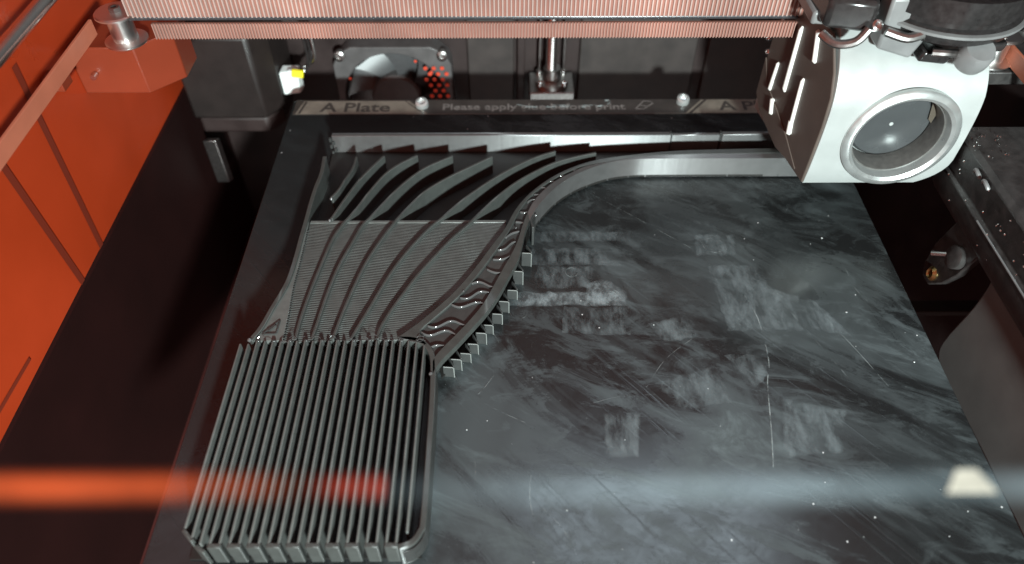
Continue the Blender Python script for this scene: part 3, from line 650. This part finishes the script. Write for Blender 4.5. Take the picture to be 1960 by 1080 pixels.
obj('lens_dot', G().lathe([(1.0,-11.2),(.9,-10.9),(.1,-10.7)], RC, (0,-1,0), 12), 'silver', lr)
obj('inner_flag', G().extrude([(15.4,3),(17.4,1),(18.0,6),(15.8,11),(13.8,13)], lambda a,b,d: (RC[0]+a,d,RC[2]+b), RC[1]+10.2, RC[1]+10.8), 'tan', lr)
# side panel, tinted for warm shade, with raised pale ribs
sp = [(276.6,28),(276,45),(275.8,60),(277,74),(281,84),(290.5,97),(330,97),(338,78),(338,38),(331,32),(306,27)]
side = lambda y, z, d: (139.2-.15*(y-280)-d, y, z)
pan = obj('side_panel', G().extrude(sp, side, .1, 1.4), 'side_warm_shade', th, bevel=.7)
obj('side_chamfer', G().extrude([(306,26.6),(331,31.6),(338,37.6),(338,58),(330,48),(300,38),(284,30)], side, 1.45, 2.0), 'side_warm_shade', th, bevel=.5)
for a, b, r in (((314.6,87.2),(313.1,54.2),1.15),((301.2,92.9),(296.4,79.8),1.2),((325.4,62.3),(326.2,46.5),1.0),((301,69),(298.4,41.5),1.05),((299.6,47),(298,40.5),1.5),((321.1,45),(318,38),1.4),((331,92),(332,74),.9)):
    obj('side_rib', G().tube([side(*a,1.4), side((a[0]*.95+b[0]*.05),(a[1]*.95+b[1]*.05),1.7), side((a[0]*.05+b[0]*.95),(a[1]*.05+b[1]*.95),1.9), side(*b,1.4)], [r*.5,r,r,r*.6], 12), 'rib_white', pan)
for y, z in ((334,84),(332,80),(336,66),(333,60)): screw_head('screw', side(y+6,z,1), (-1,-.4,.3), 1.6, th, 'chrome')
# carriage and clamps above the shroud
obj('carriage_plate', G().box((126,292,100),(210,336,106)), 'grey_plastic', th, bevel=1.2)
obj('carriage_block', G().prism([(128,284),(146,279),(150,292),(150,330),(126,330)], 103, 116), 'black_gloss', th, bevel=2)
obj('clamp_strap', G().extrude([(151,96),(166,91.5),(169,99),(166,118),(150,118)], lambda a,b,d: (a,d,b), 279.5, 290), 'grey_plastic', th, bevel=1.2)
obj('motor_can', G().lathe([(26,0),(30,1.2),(31.5,4),(31.5,7),(30,8.2),(30,10),(32,11),(32,20)], (181,300,101.5), seg=56), 'black_gloss', th)
obj('motor_ring', G().lathe([(31,0),(33,.7),(33,1.8),(31,2.4)], (181,300,106.2), seg=56), 'grey_plastic', th)
obj('knob', G().lathe([(6.4,-2),(6.8,0),(6.8,5),(5.6,7),(.1,7.4)], (187,272.5,96), (0,-.5,1), 28), 'grey_plastic', th)
obj('latch', G().extrude([(168,92),(180,90.5),(182,93.5),(170,97)], lambda a,b,d: (a,d,b), 276.5, 286), 'black_gloss', th, bevel=1)
obj('latch', G().extrude([(193,94),(203,95),(204,99),(194,98)], lambda a,b,d: (a,d,b), 279, 288), 'black_gloss', th, bevel=1)
obj('clip', G().tube(catmull([(128,284,101),(133,279,99),(140,277,101),(144,278,106)],4), 1.9, 10), 'steel', th)
obj('clip', G().tube(catmull([(150,276,106),(158,273.5,104.5),(164,274,106)],4), 2.0, 10), 'steel', th)
obj('clip', G().tube(catmull([(171,274,98),(176,272.4,98.5),(181,273.4,97.6)],4), 1.8, 10), 'steel', th)
obj('clip', G().tube(catmull([(207,279,103),(211,281,106),(213,286,110)],4), 1.5, 10), 'steel', th)
screw_head('screw', (195,274.5,95), (0,-.8,.6), 2.2, th, 'chrome'); screw_head('screw', (147,279,107), (0,-.8,.6), 2.4, th, 'chrome')

# ================================================================ FRONT EDGE
fb = empty('front_lid_edge', (0,62,136), 'blurred acrylic lid edge in front, with painted reflections, orange at one end and milky at the other', 'lid edge')
def band(name, x0, x1, w0, w1, m, yc=62, z=140):
    nx, ny = 40, 12; v = []; f = []
    for i in range(nx+1):
        wd = w0+(w1-w0)*i/nx; x = x0+(x1-x0)*i/nx
        for k in range(ny+1):
            q = k/ny*2-1; h = 1.6*(1-q*q); v.append((x, yc+q*wd*.89-h*.46, z+q*wd*.46+h*.89))
    for i in range(nx):
        for k in range(ny): f.append((i*(ny+1)+k,(i+1)*(ny+1)+k,(i+1)*(ny+1)+k+1,i*(ny+1)+k+1))
    return obj(name, G().add(v, f), m, fb, smooth=80)
band('orange_reflection', -120, -16, 6.5, 5.5, mat_band('orange_edge_reflection', (.85,.12,.03), .27, -64, -30, 1, 3.7), 61.4)  # reflections on the lid edge, painted as tinted strips
band('milky_reflection', -34, 125, 6.5, 6.5, mat_band('milky_edge_reflection', (.40,.50,.55), .115, -34, 14, -1, 4.0), 62.4, 139.2)
band('red_reflection', -38, -21, 5, 5, mat_band('red_edge_reflection', (.8,.07,.03), .22, -37, -25, -1, 3.3), 61.0, 139.6)
nrm = Vector((0,-.46,.89)); 
st = [(72.4,-1.6),(74.6,2.4),(78.0,2.4),(81.0,-1.6)]
obj('warning_sticker', G().extrude(st, lambda a,b,d: (a, 61.0+b*.85-d*.46, 143.0+b*.46+d*.89), 1.4, 1.7), 'sticker', fb)
